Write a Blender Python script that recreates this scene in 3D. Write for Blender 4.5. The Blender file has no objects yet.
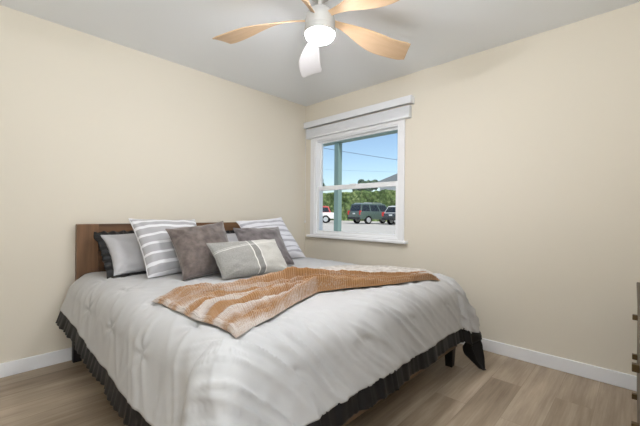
import bpy, bmesh, math, random
import numpy as np
from mathutils import Vector, Matrix, noise

SC = bpy.context.scene
COL = SC.collection
rnd = random.Random(7)
PI = math.pi

# ------------------------------------------------------------------ camera
F_PX, YAW, Y0, ROLL, CAM_Z = 334.38, 0.7632, 214.552, 0.0087, 1.0887
c_, s_ = math.cos(YAW), math.sin(YAW)
fwd, rgt, up = Vector((c_, s_, 0)), Vector((s_, -c_, 0)), Vector((0, 0, 1))
r2 = rgt * math.cos(ROLL) + up * math.sin(ROLL)
u2 = up * math.cos(ROLL) - rgt * math.sin(ROLL)
cam_data = bpy.data.cameras.new('camera')
cam = bpy.data.objects.new('camera', cam_data)
COL.objects.link(cam)
cam.matrix_world = Matrix(((r2.x, u2.x, -fwd.x, 0), (r2.y, u2.y, -fwd.y, 0), (r2.z, u2.z, -fwd.z, CAM_Z), (0, 0, 0, 1)))
cam_data.sensor_width = 36
cam_data.lens = 36 * F_PX / 640
cam_data.shift_y = (Y0 - 213) / 640
cam_data.clip_start = 0.02
cam_data.clip_end = 500
SC.camera = cam

# ------------------------------------------------------------------ world, sun, area lights, exposure
EXPOSURE = 1.07
SC.cycles.max_bounces = 14
SC.cycles.diffuse_bounces = 8
SC.cycles.transparent_max_bounces = 12
SC.view_settings.view_transform = 'Standard'
SC.view_settings.look = 'None'
SC.view_settings.gamma = 1
SC.view_settings.use_curve_mapping = False
SC.view_settings.exposure = EXPOSURE
w = bpy.data.worlds.new('sky')
SC.world = w
w.use_nodes = True
nt = w.node_tree
nt.nodes.clear()
sky = nt.nodes.new('ShaderNodeTexSky')
sky.sky_type = 'NISHITA'
sky.sun_disc = False
sky.sun_elevation = math.radians(50)
sky.sun_rotation = math.radians(250)
sky.air_density = 1.0
sky.dust_density = 1.0
sky.ozone_density = 1.5
SKY_STRENGTH = 0.081
bg = nt.nodes.new('ShaderNodeBackground')
bg.inputs['Strength'].default_value = SKY_STRENGTH
wo = nt.nodes.new('ShaderNodeOutputWorld')
nt.links.new(sky.outputs[0], bg.inputs[0])
nt.links.new(bg.outputs[0], wo.inputs[0])

def light(name, kind, loc, energy, color=(1, 1, 1), size=None, size_y=None, look=None):
    d = bpy.data.lights.new(name, kind)
    d.energy = energy
    d.color = color
    if kind == 'AREA':
        d.shape = 'RECTANGLE'
        d.size = size
        d.size_y = size_y or size
    if kind == 'SUN':
        d.angle = math.radians(0.6)
    o = bpy.data.objects.new(name, d)
    COL.objects.link(o)
    o.location = loc
    if look is not None:
        o.rotation_euler = (Vector(look) - Vector(loc)).to_track_quat('-Z', 'Y').to_euler()
    return o

SUN_E, DOOR_FILL_E, LAMP_E, CEIL_FILL_E = 1.7, 14.0, 98.0, 21.0
light('sun', 'SUN', (0, 0, 20), SUN_E, (1.0, 0.95, 0.88), look=(4, 10, 8))
# unseen fill light, added behind the camera to shine through the doorway
light('doorway_fill', 'AREA', (0.0, -1.5, 1.0), DOOR_FILL_E, (0.88, 0.94, 1.0), 0.9, 1.6, look=(1.2, 2.2, 2.2))

# unseen upward fill light added above the camera, standing in for a bounced flash
light('ceiling_fill', 'AREA', (0.1, 0.1, 1.75), CEIL_FILL_E, (0.92, 0.96, 1.0), 0.5, 0.5, look=(0.35, 0.35, 2.44))

# ------------------------------------------------------------------ helpers
def lin(r, g, b):
    f = lambda v: (v / 255 / 12.92) if v / 255 <= 0.04045 else ((v / 255 + 0.055) / 1.055) ** 2.4
    return (f(r), f(g), f(b), 1)

class NT:
    """tiny node builder"""
    def __init__(self, name):
        self.m = bpy.data.materials.new(name)
        self.m.use_nodes = True
        self.t = self.m.node_tree
        self.t.nodes.clear()
        self.out = self.t.nodes.new('ShaderNodeOutputMaterial')
    def n(self, kind, **kw):
        nd = self.t.nodes.new('ShaderNode' + kind)
        for k, v in kw.items():
            if k.startswith('i_'):
                key = k[2:]
                key = int(key) if key.isdigit() else key.replace('_', ' ')
                self.set(nd.inputs[key], v)
            else:
                setattr(nd, k, v)
        return nd
    def set(self, sock, v):
        if isinstance(v, bpy.types.NodeSocket):
            self.t.links.new(v, sock)
        else:
            sock.default_value = v
    def math(self, op, a, b=0.0, c=None, clamp=False):
        nd = self.n('Math', operation=op, use_clamp=clamp)
        self.set(nd.inputs[0], a)
        self.set(nd.inputs[1], b)
        if c is not None:
            self.set(nd.inputs[2], c)
        return nd.outputs[0]
    def mix(self, fac, a, b):
        nd = self.n('Mix', data_type='RGBA')
        self.set(nd.inputs[0], fac)
        self.set(nd.inputs[6], a)
        self.set(nd.inputs[7], b)
        return nd.outputs[2]
    def coord(self, which='Object'):
        return self.n('TexCoord').outputs[which]
    def mapping(self, vec, scale=(1, 1, 1), rot=(0, 0, 0), loc=(0, 0, 0)):
        nd = self.n('Mapping')
        self.set(nd.inputs['Vector'], vec)
        nd.inputs['Scale'].default_value = scale
        nd.inputs['Rotation'].default_value = rot
        nd.inputs['Location'].default_value = loc
        return nd.outputs[0]
    def noise(self, vec, scale=5, detail=3, rough=0.5):
        nd = self.n('TexNoise')
        self.set(nd.inputs['Vector'], vec)
        nd.inputs['Scale'].default_value = scale
        nd.inputs['Detail'].default_value = detail
        nd.inputs['Roughness'].default_value = rough
        return nd.outputs['Fac']
    def ramp(self, fac, stops):
        nd = self.n('ValToRGB')
        self.set(nd.inputs[0], fac)
        e = nd.color_ramp.elements
        while len(e) < len(stops):
            e.new(0.5)
        for el, (p, c) in zip(e, stops):
            el.position = p
            el.color = c if not isinstance(c, (int, float)) else (c, c, c, 1)
        return nd.outputs[0]
    def bump(self, h, strength=0.3, dist=0.01):
        nd = self.n('Bump')
        self.set(nd.inputs['Height'], h)
        nd.inputs['Strength'].default_value = strength
        nd.inputs['Distance'].default_value = dist
        return nd.outputs[0]
    def finish(self, color, rough=0.6, normal=None, spec=0.3, metal=0.0, sheen=0.0, coat=0.0, trans=0.0):
        p = self.n('BsdfPrincipled')
        self.set(p.inputs['Base Color'], color)
        self.set(p.inputs['Roughness'], rough)
        self.set(p.inputs['Specular IOR Level'], spec)
        self.set(p.inputs['Metallic'], metal)
        p.inputs['Sheen Weight'].default_value = sheen
        p.inputs['Coat Weight'].default_value = coat
        if normal is not None:
            self.set(p.inputs['Normal'], normal)
        self.t.links.new(p.outputs[0], self.out.inputs[0])
        return self.m

def plain(name, col, rough=0.6, spec=0.3, metal=0.0, var=0.04, scale=20, sheen=0.0, bump=0.0, coat=0.0):
    b = NT(name)
    nz = b.noise(b.coord(), scale, 3)
    c1 = tuple(v * (1 - var) for v in col[:3]) + (1,)
    c2 = tuple(min(1, v * (1 + var)) for v in col[:3]) + (1,)
    c = b.mix(nz, c1, c2)
    nrm = b.bump(nz, bump, 0.005) if bump else None
    return b.finish(c, rough, nrm, spec, metal, sheen, coat)

def wood(name, dark, light_, axis=0, scale=1.0, rough=0.5, spec=0.3, bump=0.15):
    b = NT(name)
    v = b.coord()
    sc = [26 * scale, 26 * scale, 26 * scale]
    sc[axis] = 1.6 * scale
    g = b.noise(b.mapping(v, tuple(sc)), 1.0, 6, 0.62)
    sc2 = [5 * scale] * 3
    sc2[axis] = 0.9 * scale
    g2 = b.noise(b.mapping(v, tuple(sc2)), 1.0, 3)
    f = b.math('ADD', b.math('MULTIPLY', g, 0.6), b.math('MULTIPLY', g2, 0.45))
    c = b.ramp(f, [(0.32, dark), (0.72, light_)])
    return b.finish(c, rough, b.bump(g, bump, 0.004), spec)

# --- mesh builder
class MB:
    def __init__(self):
        self.bm = bmesh.new()
    def box(self, x0, x1, y0, y1, z0, z1, bevel=0.0, seg=2, M=None):
        vs = [self.bm.verts.new((x, y, z)) for z in (z0, z1) for y in (y0, y1) for x in (x0, x1)]
        fs = [self.bm.faces.new([vs[i] for i in q]) for q in ((0, 2, 3, 1), (4, 5, 7, 6), (0, 1, 5, 4), (2, 6, 7, 3), (0, 4, 6, 2), (1, 3, 7, 5))]
        if bevel:
            es = list({e for f in fs for e in f.edges})
            r = bmesh.ops.bevel(self.bm, geom=es, offset=bevel, segments=seg, profile=0.5, affect='EDGES')
            vs = list({v for f in r['faces'] for v in f.verts} | {v for v in vs if v.is_valid})
        if M is not None:
            bmesh.ops.transform(self.bm, matrix=M, verts=[v for v in vs if v.is_valid])
        return self
    def taper(self, p0, p1, a0, a1, bevel=0.0, a0y=None, a1y=None):
        """square post between p0 and p1 with half sizes a0 -> a1"""
        a0y, a1y = a0y or a0, a1y or a1
        vs = []
        for p, ax, ay in ((p0, a0, a0y), (p1, a1, a1y)):
            for sx, sy in ((-1, -1), (1, -1), (1, 1), (-1, 1)):
                vs.append(self.bm.verts.new((p[0] + sx * ax, p[1] + sy * ay, p[2])))
        fs = [self.bm.faces.new([vs[i] for i in q]) for q in ((3, 2, 1, 0), (4, 5, 6, 7), (0, 1, 5, 4), (1, 2, 6, 5), (2, 3, 7, 6), (3, 0, 4, 7))]
        if bevel:
            bmesh.ops.bevel(self.bm, geom=list({e for f in fs for e in f.edges}), offset=bevel, segments=2, profile=0.5, affect='EDGES')
        return self
    def lathe(self, prof, n=32, center=(0, 0, 0), axis='Z'):
        rings = []
        for r, z in prof:
            ring = []
            for k in range(n):
                a = 2 * PI * k / n
                x, y = r * math.cos(a), r * math.sin(a)
                p = {'Z': (x, y, z), 'Y': (x, z, y), 'X': (z, x, y)}[axis]
                ring.append(self.bm.verts.new((p[0] + center[0], p[1] + center[1], p[2] + center[2])))
            rings.append(ring)
        for a, b in zip(rings, rings[1:]):
            for k in range(n):
                self.bm.faces.new((a[k], a[(k + 1) % n], b[(k + 1) % n], b[k]))
        for ring in (rings[0], rings[-1]):
            self.bm.faces.new(ring)
        return self
    def tube(self, pts, r, n=8):
        pts = [Vector(p) for p in pts]
        rings = []
        for i, p in enumerate(pts):
            d = (pts[min(i + 1, len(pts) - 1)] - pts[max(i - 1, 0)]).normalized()
            a = d.orthogonal().normalized() if i == 0 else (a - d * a.dot(d)).normalized()
            b = d.cross(a)
            rings.append([self.bm.verts.new(p + (a * math.cos(2 * PI * k / n) + b * math.sin(2 * PI * k / n)) * r) for k in range(n)])
        for q, s in zip(rings, rings[1:]):
            for k in range(n):
                self.bm.faces.new((q[k], q[(k + 1) % n], s[(k + 1) % n], s[k]))
        self.bm.faces.new(rings[0]); self.bm.faces.new(rings[-1])
        return self
    def prism(self, poly, axis, a0, a1, bevel=0.0):
        """polygon extruded along an axis; poly in the other two axes' order"""
        def P(u, v, t):
            return {'X': (t, u, v), 'Y': (u, t, v), 'Z': (u, v, t)}[axis]
        A = [self.bm.verts.new(P(u, v, a0)) for u, v in poly]
        B = [self.bm.verts.new(P(u, v, a1)) for u, v in poly]
        fs = [self.bm.faces.new(A), self.bm.faces.new(B)]
        k = len(poly)
        for i in range(k):
            fs.append(self.bm.faces.new((A[i], A[(i + 1) % k], B[(i + 1) % k], B[i])))
        if bevel:
            bmesh.ops.bevel(self.bm, geom=list({e for f in fs for e in f.edges}), offset=bevel, segments=3, profile=0.6, affect='EDGES')
        return self
    def hull(self, pts):
        vs = [self.bm.verts.new(p) for p in pts]
        bmesh.ops.convex_hull(self.bm, input=vs)
        return self
    def build(self, name, mat, parent=None, smooth=False, loc=None, angle=40):
        bmesh.ops.recalc_face_normals(self.bm, faces=self.bm.faces)
        me = bpy.data.meshes.new(name)
        self.bm.to_mesh(me)
        self.bm.free()
        if smooth:
            me.polygons.foreach_set('use_smooth', [True] * len(me.polygons))
            try:
                me.set_sharp_from_angle(angle=math.radians(angle))
            except Exception:
                pass
        for mt in (mat if isinstance(mat, (list, tuple)) else [mat]):
            me.materials.append(mt)
        o = bpy.data.objects.new(name, me)
        COL.objects.link(o)
        if parent:
            o.parent = parent
        if loc:
            o.location = loc
        return o

def tag(o, label, cat, group=None, kind=None):
    o['label'] = label
    o['category'] = cat
    if group: o['group'] = group
    if kind: o['kind'] = kind
    return o

def thing(name, label, cat, loc=(0, 0, 0), rotz=0, group=None):
    o = bpy.data.objects.new(name, None)
    o.empty_display_size = 0.1
    COL.objects.link(o)
    o.location = loc
    o.rotation_euler = (0, 0, rotz)
    return tag(o, label, cat, group)

def structure(o, label=None):
    o['kind'] = 'structure'
    if label: o['label'] = label
    return o

def copy_tree(o, parent=None):
    c = o.copy()
    COL.objects.link(c)
    if parent:
        c.parent = parent
    for ch in list(o.children):
        copy_tree(ch, c)
    return c

def grid_mesh(name, P, mat, parent=None, uv=True, attrs=None, closed=False):
    """P: (n,m,3) array -> quad grid with UVs"""
    n, m = P.shape[:2]
    me = bpy.data.meshes.new(name)
    idx = np.arange(n * m).reshape(n, m)
    q = np.stack([idx[:-1, :-1], idx[1:, :-1], idx[1:, 1:], idx[:-1, 1:]], -1).reshape(-1, 4)
    me.from_pydata(P.reshape(-1, 3).tolist(), [], q.tolist())
    me.polygons.foreach_set('use_smooth', [True] * len(me.polygons))
    if uv:
        uu, vv = np.meshgrid(np.linspace(0, 1, n), np.linspace(0, 1, m), indexing='ij')
        UV = np.stack([uu, vv], -1).reshape(-1, 2)
        l = me.uv_layers.new(name='UVMap')
        l.data.foreach_set('uv', UV[q.reshape(-1)].reshape(-1).tolist())
    for k, a in (attrs or {}).items():
        at = me.attributes.new(k, 'FLOAT', 'POINT')
        at.data.foreach_set('value', a.reshape(-1).tolist())
    me.materials.append(mat)
    o = bpy.data.objects.new(name, me)
    COL.objects.link(o)
    if parent: o.parent = parent
    return o

def nz(x, y, z=0.0):
    return noise.noise(Vector((x, y, z)))
def smooth(a, b, x):
    t = np.clip((x - a) / (b - a), 0, 1)
    return t * t * (3 - 2 * t)

# ------------------------------------------------------------------ materials
def wall_mat(name, col):
    b = NT(name)
    v = b.coord()
    n1 = b.noise(v, 160, 2)
    n2 = b.noise(v, 1.2, 2)
    c = b.mix(n2, tuple(x * 0.985 for x in col[:3]) + (1,), tuple(min(1, x * 1.015) for x in col[:3]) + (1,))
    return b.finish(c, 0.72, b.bump(n1, 0.06, 0.002), 0.2)

M = {}
M['wall'] = wall_mat('cream_wall_paint', lin(219, 212, 198))
M['ceiling'] = wall_mat('white_ceiling_paint', lin(231, 234, 237))
M['trim'] = plain('white_trim_paint', lin(232, 233, 236), 0.4, 0.4, var=0.01)
M['vinyl'] = plain('white_vinyl', lin(238, 240, 243), 0.35, 0.4, var=0.01)
M['blind'] = plain('white_blind_slats', lin(226, 228, 232), 0.5, 0.3, var=0.02)
M['teal'] = plain('pale_teal_paint', lin(124, 148, 143), 0.6, 0.3, var=0.05, scale=6)
M['headwood'] = wood('rustic_brown_wood', lin(60, 43, 32), lin(142, 106, 76), 2, 0.9, 0.45)
M['headwood_x'] = wood('rustic_brown_wood_boards', lin(52, 38, 29), lin(132, 98, 70), 0, 0.9, 0.45)
M['railwood'] = wood('worn_brown_rail_wood', lin(78, 62, 48), lin(132, 108, 84), 0, 0.9, 0.5)
M['darkwood'] = plain('black_stained_wood', lin(34, 30, 29), 0.4, 0.35, var=0.15)
M['mattress'] = plain('mattress_cotton', lin(225, 222, 216), 0.9, 0.1)
M['ruffle'] = plain('black_satin_ruffle', lin(27, 26, 27), 0.5, 0.3, var=0.15, scale=12)
M['hub'] = plain('brushed_nickel_paint', lin(188, 187, 184), 0.4, 0.5, metal=0.15, var=0.02)
M['blade'] = wood('light_oak_blade', lin(186, 154, 120), lin(214, 186, 154), 0, 0.8, 0.4, 0.35, 0.03)
M['glare_blade'] = plain('glare_painted_blade', lin(236, 234, 236), 0.4, 0.35, var=0.02)  # lamp glare on one wooden blade, painted in as a pale base colour
M['dresserwood'] = wood('grey_brown_oak', lin(74, 62, 52), lin(116, 100, 84), 0, 0.8, 0.5)
M['brass'] = plain('antique_brass', lin(104, 88, 62), 0.4, 0.5, metal=0.85, var=0.08)
M['asphalt'] = plain('pale_asphalt', lin(204, 197, 186), 0.9, 0.15, var=0.10, scale=1.5, bump=0.2)
M['hedge'] = None

def floor_mat():
    b = NT('light_oak_plank_floor')
    v = b.coord()
    br = b.n('TexBrick', offset=0.37, squash=1.0)
    b.set(br.inputs['Vector'], v)
    br.inputs['Color1'].default_value = (0, 0, 0, 1)
    br.inputs['Color2'].default_value = (1, 1, 1, 1)
    br.inputs['Mortar'].default_value = (0.5, 0.5, 0.5, 1)
    br.inputs['Scale'].default_value = 1.0
    br.inputs['Mortar Size'].default_value = 0.0012
    br.inputs['Mortar Smooth'].default_value = 0.2
    br.inputs['Bias'].default_value = 0.0
    br.inputs['Brick Width'].default_value = 1.22
    br.inputs['Row Height'].default_value = 0.18
    seam, plank = br.outputs['Fac'], br.outputs['Color']
    pv = b.math('MULTIPLY', plank, 17.0)
    cmb = b.n('CombineXYZ')
    b.set(cmb.inputs[2], pv)
    add = b.n('VectorMath', operation='ADD')
    b.set(add.inputs[0], b.mapping(v, (1.5, 13, 1)))
    b.set(add.inputs[1], cmb.outputs[0])
    g = b.noise(add.outputs[0], 1.0, 7, 0.6)
    g2 = b.noise(b.mapping(add.outputs[0], (1, 4, 1)), 2.0, 4, 0.6)
    g3 = b.noise(b.mapping(add.outputs[0], (0.8, 0.35, 1)), 1.0, 2, 0.5)
    f = b.math('ADD', b.math('MULTIPLY', g, 0.55), b.math('MULTIPLY', g2, 0.2))
    f = b.math('ADD', f, b.math('MULTIPLY', g3, 0.35))
    f = b.math('ADD', f, b.math('MULTIPLY', b.math('SUBTRACT', plank, 0.5), 0.10))
    c = b.ramp(f, [(0.36, lin(122, 106, 90)), (0.52, lin(154, 138, 119)), (0.68, lin(182, 166, 147))])
    c = b.mix(b.math('MULTIPLY', seam, 0.45), c, lin(110, 90, 72))
    h = b.math('SUBTRACT', b.math('MULTIPLY', g, 0.3), seam)
    return b.finish(c, b.math('ADD', 0.38, b.math('MULTIPLY', g, 0.15)), b.bump(h, 0.12, 0.003), 0.4)
M['floor'] = floor_mat()

def fabric(name, c1, c2, scale=9, weave=260, rough=0.85, sheen=0.25, bump=0.12, contrast=(0.35, 0.65)):
    b = NT(name)
    v = b.coord()
    n1 = b.noise(v, scale, 4, 0.6)
    n2 = b.noise(v, weave, 2)
    c = b.ramp(n1, [(contrast[0], c1), (contrast[1], c2)])
    return b.finish(c, rough, b.bump(n2, bump, 0.003), 0.15, sheen=sheen)
M['comforter'] = fabric('silver_white_comforter', lin(184, 184, 185), lin(192, 192, 193), 3, 320, 0.62, 0.1, 0.05)
M['sham'] = fabric('silver_grey_sham', lin(178, 177, 180), lin(188, 187, 190), 4, 320, 0.6, 0.1, 0.05)
M['velvet_brown'] = fabric('taupe_velvet', lin(82, 73, 70), lin(118, 107, 102), 16, 300, 0.8, 0.5, 0.1)
M['velvet_grey'] = fabric('grey_velvet', lin(88, 82, 83), lin(117, 110, 111), 14, 300, 0.8, 0.5, 0.1)

def stripes(name, base, bands, col, lean=0.0):
    """bands: (centre, half width) in v"""
    b = NT(name)
    uv = b.n('SeparateXYZ', i_0=b.coord('UV'))
    nzv = b.math('MULTIPLY', b.math('SUBTRACT', b.noise(b.coord('UV'), 9, 2), 0.5), 0.012)
    v = b.math('ADD', uv.outputs[1], nzv)
    f = 0.0
    for c0, hw in bands:
        k = b.math('LESS_THAN', b.math('ABSOLUTE', b.math('SUBTRACT', v, c0)), hw)
        f = b.math('MAXIMUM', k, f)
    thread = b.n('TexWave', wave_type='BANDS', bands_direction='Y')
    b.set(thread.inputs['Vector'], b.coord('UV'))
    thread.inputs['Scale'].default_value = 48
    thread.inputs['Distortion'].default_value = 0.6
    thread.inputs['Detail'].default_value = 1
    tex = b.noise(b.mapping(b.coord('UV'), (240, 60, 1)), 1, 2)
    c = b.mix(f, base, col)
    c = b.mix(b.math('MULTIPLY', tex, 0.25), c, lin(186, 186, 190))
    h = b.math('ADD', thread.outputs['Fac'], tex)
    return b.finish(c, 0.85, b.bump(h, 0.15, 0.003), 0.15, sheen=0.1)
M['stripe_wide'] = stripes('white_pillow_with_grey_bands', lin(226, 226, 229),
    [(0.08, 0.055), (0.245, 0.058), (0.40, 0.06), (0.56, 0.058), (0.71, 0.052), (0.845, 0.035), (0.95, 0.02)], lin(168, 167, 170))
M['stripe_thin'] = stripes('white_pillow_with_thin_grey_bands', lin(226, 226, 232),
    [(0.10, 0.02), (0.2, 0.014), (0.34, 0.03), (0.47, 0.014), (0.60, 0.03), (0.73, 0.016), (0.86, 0.03)], lin(178, 178, 186))

def patch_mat():
    b = NT('grey_patchwork_lumbar')
    s = b.n('SeparateXYZ', i_0=b.coord('UV'))
    u, v = s.outputs[0], s.outputs[1]
    n1 = b.noise(b.mapping(b.coord('UV'), (60, 30, 1)), 1, 4)
    left = b.mix(n1, lin(128, 127, 124), lin(170, 169, 165))
    right = b.mix(n1, lin(164, 163, 158), lin(198, 196, 190))
    mid = b.mix(n1, lin(116, 115, 112), lin(146, 145, 141))
    c = b.mix(b.math('GREATER_THAN', u, 0.57), left, right)
    band = b.math('LESS_THAN', b.math('ABSOLUTE', b.math('SUBTRACT', u, 0.535)), 0.045)
    c = b.mix(band, c, mid)
    def line(pos, hw):
        return b.math('LESS_THAN', b.math('ABSOLUTE', b.math('SUBTRACT', pos, 0.0)), hw)
    l1 = line(b.math('SUBTRACT', u, 0.49), 0.007)
    l2 = line(b.math('SUBTRACT', u, 0.585), 0.007)
    seam = line(b.math('SUBTRACT', v, b.math('ADD', 0.66, b.math('MULTIPLY', u, 0.22))), 0.012)
    seam2 = line(b.math('SUBTRACT', v, b.math('ADD', 0.70, b.math('MULTIPLY', u, 0.22))), 0.006)
    f = b.math('MAXIMUM', b.math('MAXIMUM', l1, l2), b.math('MULTIPLY', b.math('MAXIMUM', seam, seam2), 0.6))
    c = b.mix(f, c, lin(216, 214, 208))
    h = b.math('ADD', n1, b.math('MULTIPLY', f, 0.6))
    return b.finish(c, 0.9, b.bump(h, 0.3, 0.004), 0.1, sheen=0.1)
M['patch'] = patch_mat()

def throw_mat(name, brown, pale):
    b = NT(name)
    at = b.n('Attribute', attribute_name='pale').outputs['Fac']
    uv = b.coord('UV')
    n1 = b.noise(b.mapping(uv, (150, 170, 1)), 1, 3, 0.6)
    n2 = b.noise(b.mapping(uv, (9, 22, 1)), 1, 3, 0.6)
    f = b.math('ADD', at, b.math('MULTIPLY', b.math('SUBTRACT', n1, 0.5), 1.7))
    f = b.math('ADD', f, b.math('MULTIPLY', b.math('SUBTRACT', n2, 0.5), 1.5), clamp=True)
    c = b.mix(f, brown, pale)
    wv = b.n('TexWave', wave_type='BANDS', bands_direction='X')
    b.set(wv.inputs['Vector'], uv)
    wv.inputs['Scale'].default_value = 40
    wv.inputs['Distortion'].default_value = 1.2
    wv.inputs['Detail'].default_value = 1
    c = b.mix(b.math('MULTIPLY', b.math('SUBTRACT', 1.0, wv.outputs['Fac']), 0.18), c, lin(120, 76, 42))
    h = b.math('ADD', wv.outputs['Fac'], n1)
    return b.finish(c, 0.95, b.bump(h, 0.5, 0.006), 0.05, sheen=0.3)
M['throw'] = throw_mat('caramel_plush_throw', lin(160, 120, 80), lin(198, 190, 184))
M['throw_under'] = fabric('pale_throw_underside', lin(170, 163, 156), lin(208, 203, 197), 24, 200, 0.95, 0.2, 0.3)

def emit(name, col, s):
    b = NT(name)
    e = b.n('Emission')
    e.inputs[0].default_value = col
    e.inputs[1].default_value = s
    b.t.links.new(e.outputs[0], b.out.inputs[0])
    return b.m
M['lamp'] = emit('lit_opal_diffuser', (0.96, 0.965, 1.0, 1), LAMP_E)

def glass_mat():
    b = NT('clear_window_glass')
    t = b.n('BsdfTransparent')
    t.inputs[0].default_value = (0.96, 0.98, 0.975, 1)
    g = b.n('BsdfGlossy')
    g.inputs['Roughness'].default_value = 0.02
    fr = b.n('Fresnel')
    fr.inputs[0].default_value = 1.2
    mx = b.n('MixShader')
    b.t.links.new(fr.outputs[0], mx.inputs[0])
    b.t.links.new(t.outputs[0], mx.inputs[1])
    b.t.links.new(g.outputs[0], mx.inputs[2])
    b.t.links.new(mx.outputs[0], b.out.inputs[0])
    return b.m
M['glass'] = glass_mat()

def leaf_mat(name, stops, scale=8):
    b = NT(name)
    v = b.coord()
    n1 = b.noise(v, scale, 5, 0.7)
    n2 = b.noise(v, scale * 0.2, 2)
    f = b.math('ADD', b.math('MULTIPLY', n1, 0.75), b.math('MULTIPLY', n2, 0.25))
    return b.finish(b.ramp(f, stops), 0.8, b.bump(n1, 0.8, 0.2), 0.1)
M['hedge'] = leaf_mat('hedge_leaves', [(0.36, lin(50, 66, 42)), (0.52, lin(104, 124, 76)), (0.64, lin(156, 164, 114))], 2.2)
M['tree'] = leaf_mat('tree_leaves', [(0.4, lin(60, 74, 68)), (0.65, lin(110, 128, 104))], 1.5)
M['bark'] = plain('tree_bark', lin(96, 82, 70), 0.9, 0.1, var=0.2)

# ------------------------------------------------------------------ room shell
X0, X1, Y0R, Y1, H = -0.6, 2.896, -0.5, 3.027, 2.44
T = 0.14
structure(MB().box(X0 - T, X1 + T, Y0R - T, Y1 + T, -0.1, 0).build('floor', M['floor']), 'light oak plank floor')
structure(MB().box(X0 - T, X1 + T, Y0R - T, Y1 + T, H, H + 0.1).build('ceiling', M['ceiling']), 'flat white ceiling')
structure(MB().box(X0 - T, X1 + T, Y1, Y1 + T, 0, H).build('wall_back', M['wall']), 'cream wall behind the headboard')
DX0, DX1, DZ = -0.45, 0.45, 2.05  # opening added so that the fill light behind it reaches the room
structure(MB().box(X0 - T, DX0, Y0R - T, Y0R, 0, H).box(DX1, X1 + T, Y0R - T, Y0R, 0, H).box(DX0, DX1, Y0R - T, Y0R, DZ, H).build('wall_front', M['wall']), 'cream wall with a doorway added for the fill light')
WY0, WY1, WZ0, WZ1 = 1.70, 2.86, 0.85, 1.99      # window opening in the right wall
structure(MB().box(X1, X1 + T, Y0R, WY0, 0, H).box(X1, X1 + T, WY1, Y1, 0, H)
          .box(X1, X1 + T, WY0, WY1, 0, WZ0).box(X1, X1 + T, WY0, WY1, WZ1, H).build('wall_right', M['wall']), 'cream wall with the window')
structure(MB().box(X0 - T, X0, Y0R, Y1, 0, H).build('wall_left', M['wall']), 'cream wall on the left')
BH, BT = 0.094, 0.014
def baseboard(name, x0, x1, y0, y1, prof_axis):
    structure(MB().box(x0, x1, y0, y1, 0, BH, 0.004).build(name, M['trim']), 'white baseboard')
baseboard('baseboard_back', X0, X1, Y1 - BT, Y1, 'x')
baseboard('baseboard_right', X1 - BT, X1, Y0R, Y1 - BT, 'y')
baseboard('baseboard_front', DX1 + 0.07, X1 - BT, Y0R, Y0R + BT, 'x')
baseboard('baseboard_left', X0, X0 + BT, Y0R, Y1 - BT, 'y')
# unseen hallway shell, added to keep the sun out of the doorway
HY, YF = -2.4, Y0R - T
structure(MB().box(-1.2, 1.3, HY - 0.1, YF, -0.1, 0).build('floor_sun_blocker', M['floor']), 'unseen floor of the added sun-blocking hallway')
structure(MB().box(-1.2, 1.3, HY - 0.1, YF, H, H + 0.1).build('ceiling_sun_blocker', M['ceiling']), 'unseen ceiling of the added sun-blocking hallway')
structure(MB().box(-1.2, 1.3, HY - 0.1, HY, 0, H).box(-1.3, -1.2, HY, YF, 0, H).box(1.3, 1.4, HY, YF, 0, H)
          .box(-1.2, X0 - T, YF - 0.02, YF, 0, H).build('wall_sun_blocker', M['wall']), 'unseen walls of the added sun-blocking hallway')
# casing of the added doorway
structure(MB().box(DX0 - 0.07, DX0, Y0R, Y0R + 0.015, 0, DZ + 0.07, 0.003).box(DX1, DX1 + 0.07, Y0R, Y0R + 0.015, 0, DZ + 0.07, 0.003)
          .box(DX0, DX1, Y0R, Y0R + 0.015, DZ, DZ + 0.07, 0.003).build('trim_added_doorway', M['trim']), 'white casing of the added doorway')

# ------------------------------------------------------------------ window
win = bpy.data.objects.new('window_1', None)
COL.objects.link(win)
structure(win, 'white single-hung window over the bed')
def rect_ring(x0, x1, y0, y1, z0, z1, wy, wz0, wz1, bev=0.003):
    m = MB()
    m.box(x0, x1, y0, y0 + wy, z0, z1, bev)
    m.box(x0, x1, y1 - wy, y1, z0, z1, bev)
    m.box(x0, x1, y0 + wy, y1 - wy, z0, z0 + wz0, bev)
    m.box(x0, x1, y0 + wy, y1 - wy, z1 - wz1, z1, bev)
    return m
# flat casing on the wall
ca = rect_ring(X1 - 0.016, X1 - 0.001, 1.64, 2.925, 0.838, 2.05, 0.066, 0.02, 0.07).build('casing', M['trim'], win)
# jamb frame in the opening
rect_ring(X1 - 0.004, X1 + 0.12, WY0, WY1, WZ0, WZ1, 0.022, 0.022, 0.022).build('window_frame', M['vinyl'], win)
# lower sash (inner), upper sash (outer)
ls = rect_ring(X1 + 0.018, X1 + 0.048, 1.718, 2.842, 0.866, 1.428, 0.034, 0.032, 0.05).build('lower_sash', M['vinyl'], win)
us = rect_ring(X1 + 0.055, X1 + 0.085, 1.718, 2.842, 1.378, 1.975, 0.034, 0.05, 0.022).build('upper_sash', M['vinyl'], win)
MB().box(X1 + 0.031, X1 + 0.035, 1.752, 2.808, 0.898, 1.378).build('glass_pane', M['glass'], ls)
MB().box(X1 + 0.068, X1 + 0.072, 1.752, 2.808, 1.428, 1.953).build('glass_pane', M['glass'], us)
MB().box(X1 + 0.006, X1 + 0.018, 2.24, 2.32, 1.41, 1.432, 0.004).build('sash_lock', M['vinyl'], ls)
MB().box(X1 - 0.055, X1 + 0.02, 1.60, 2.955, 0.815, 0.842, 0.008, 3).build('window_sill', M['trim'], win)

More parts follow.
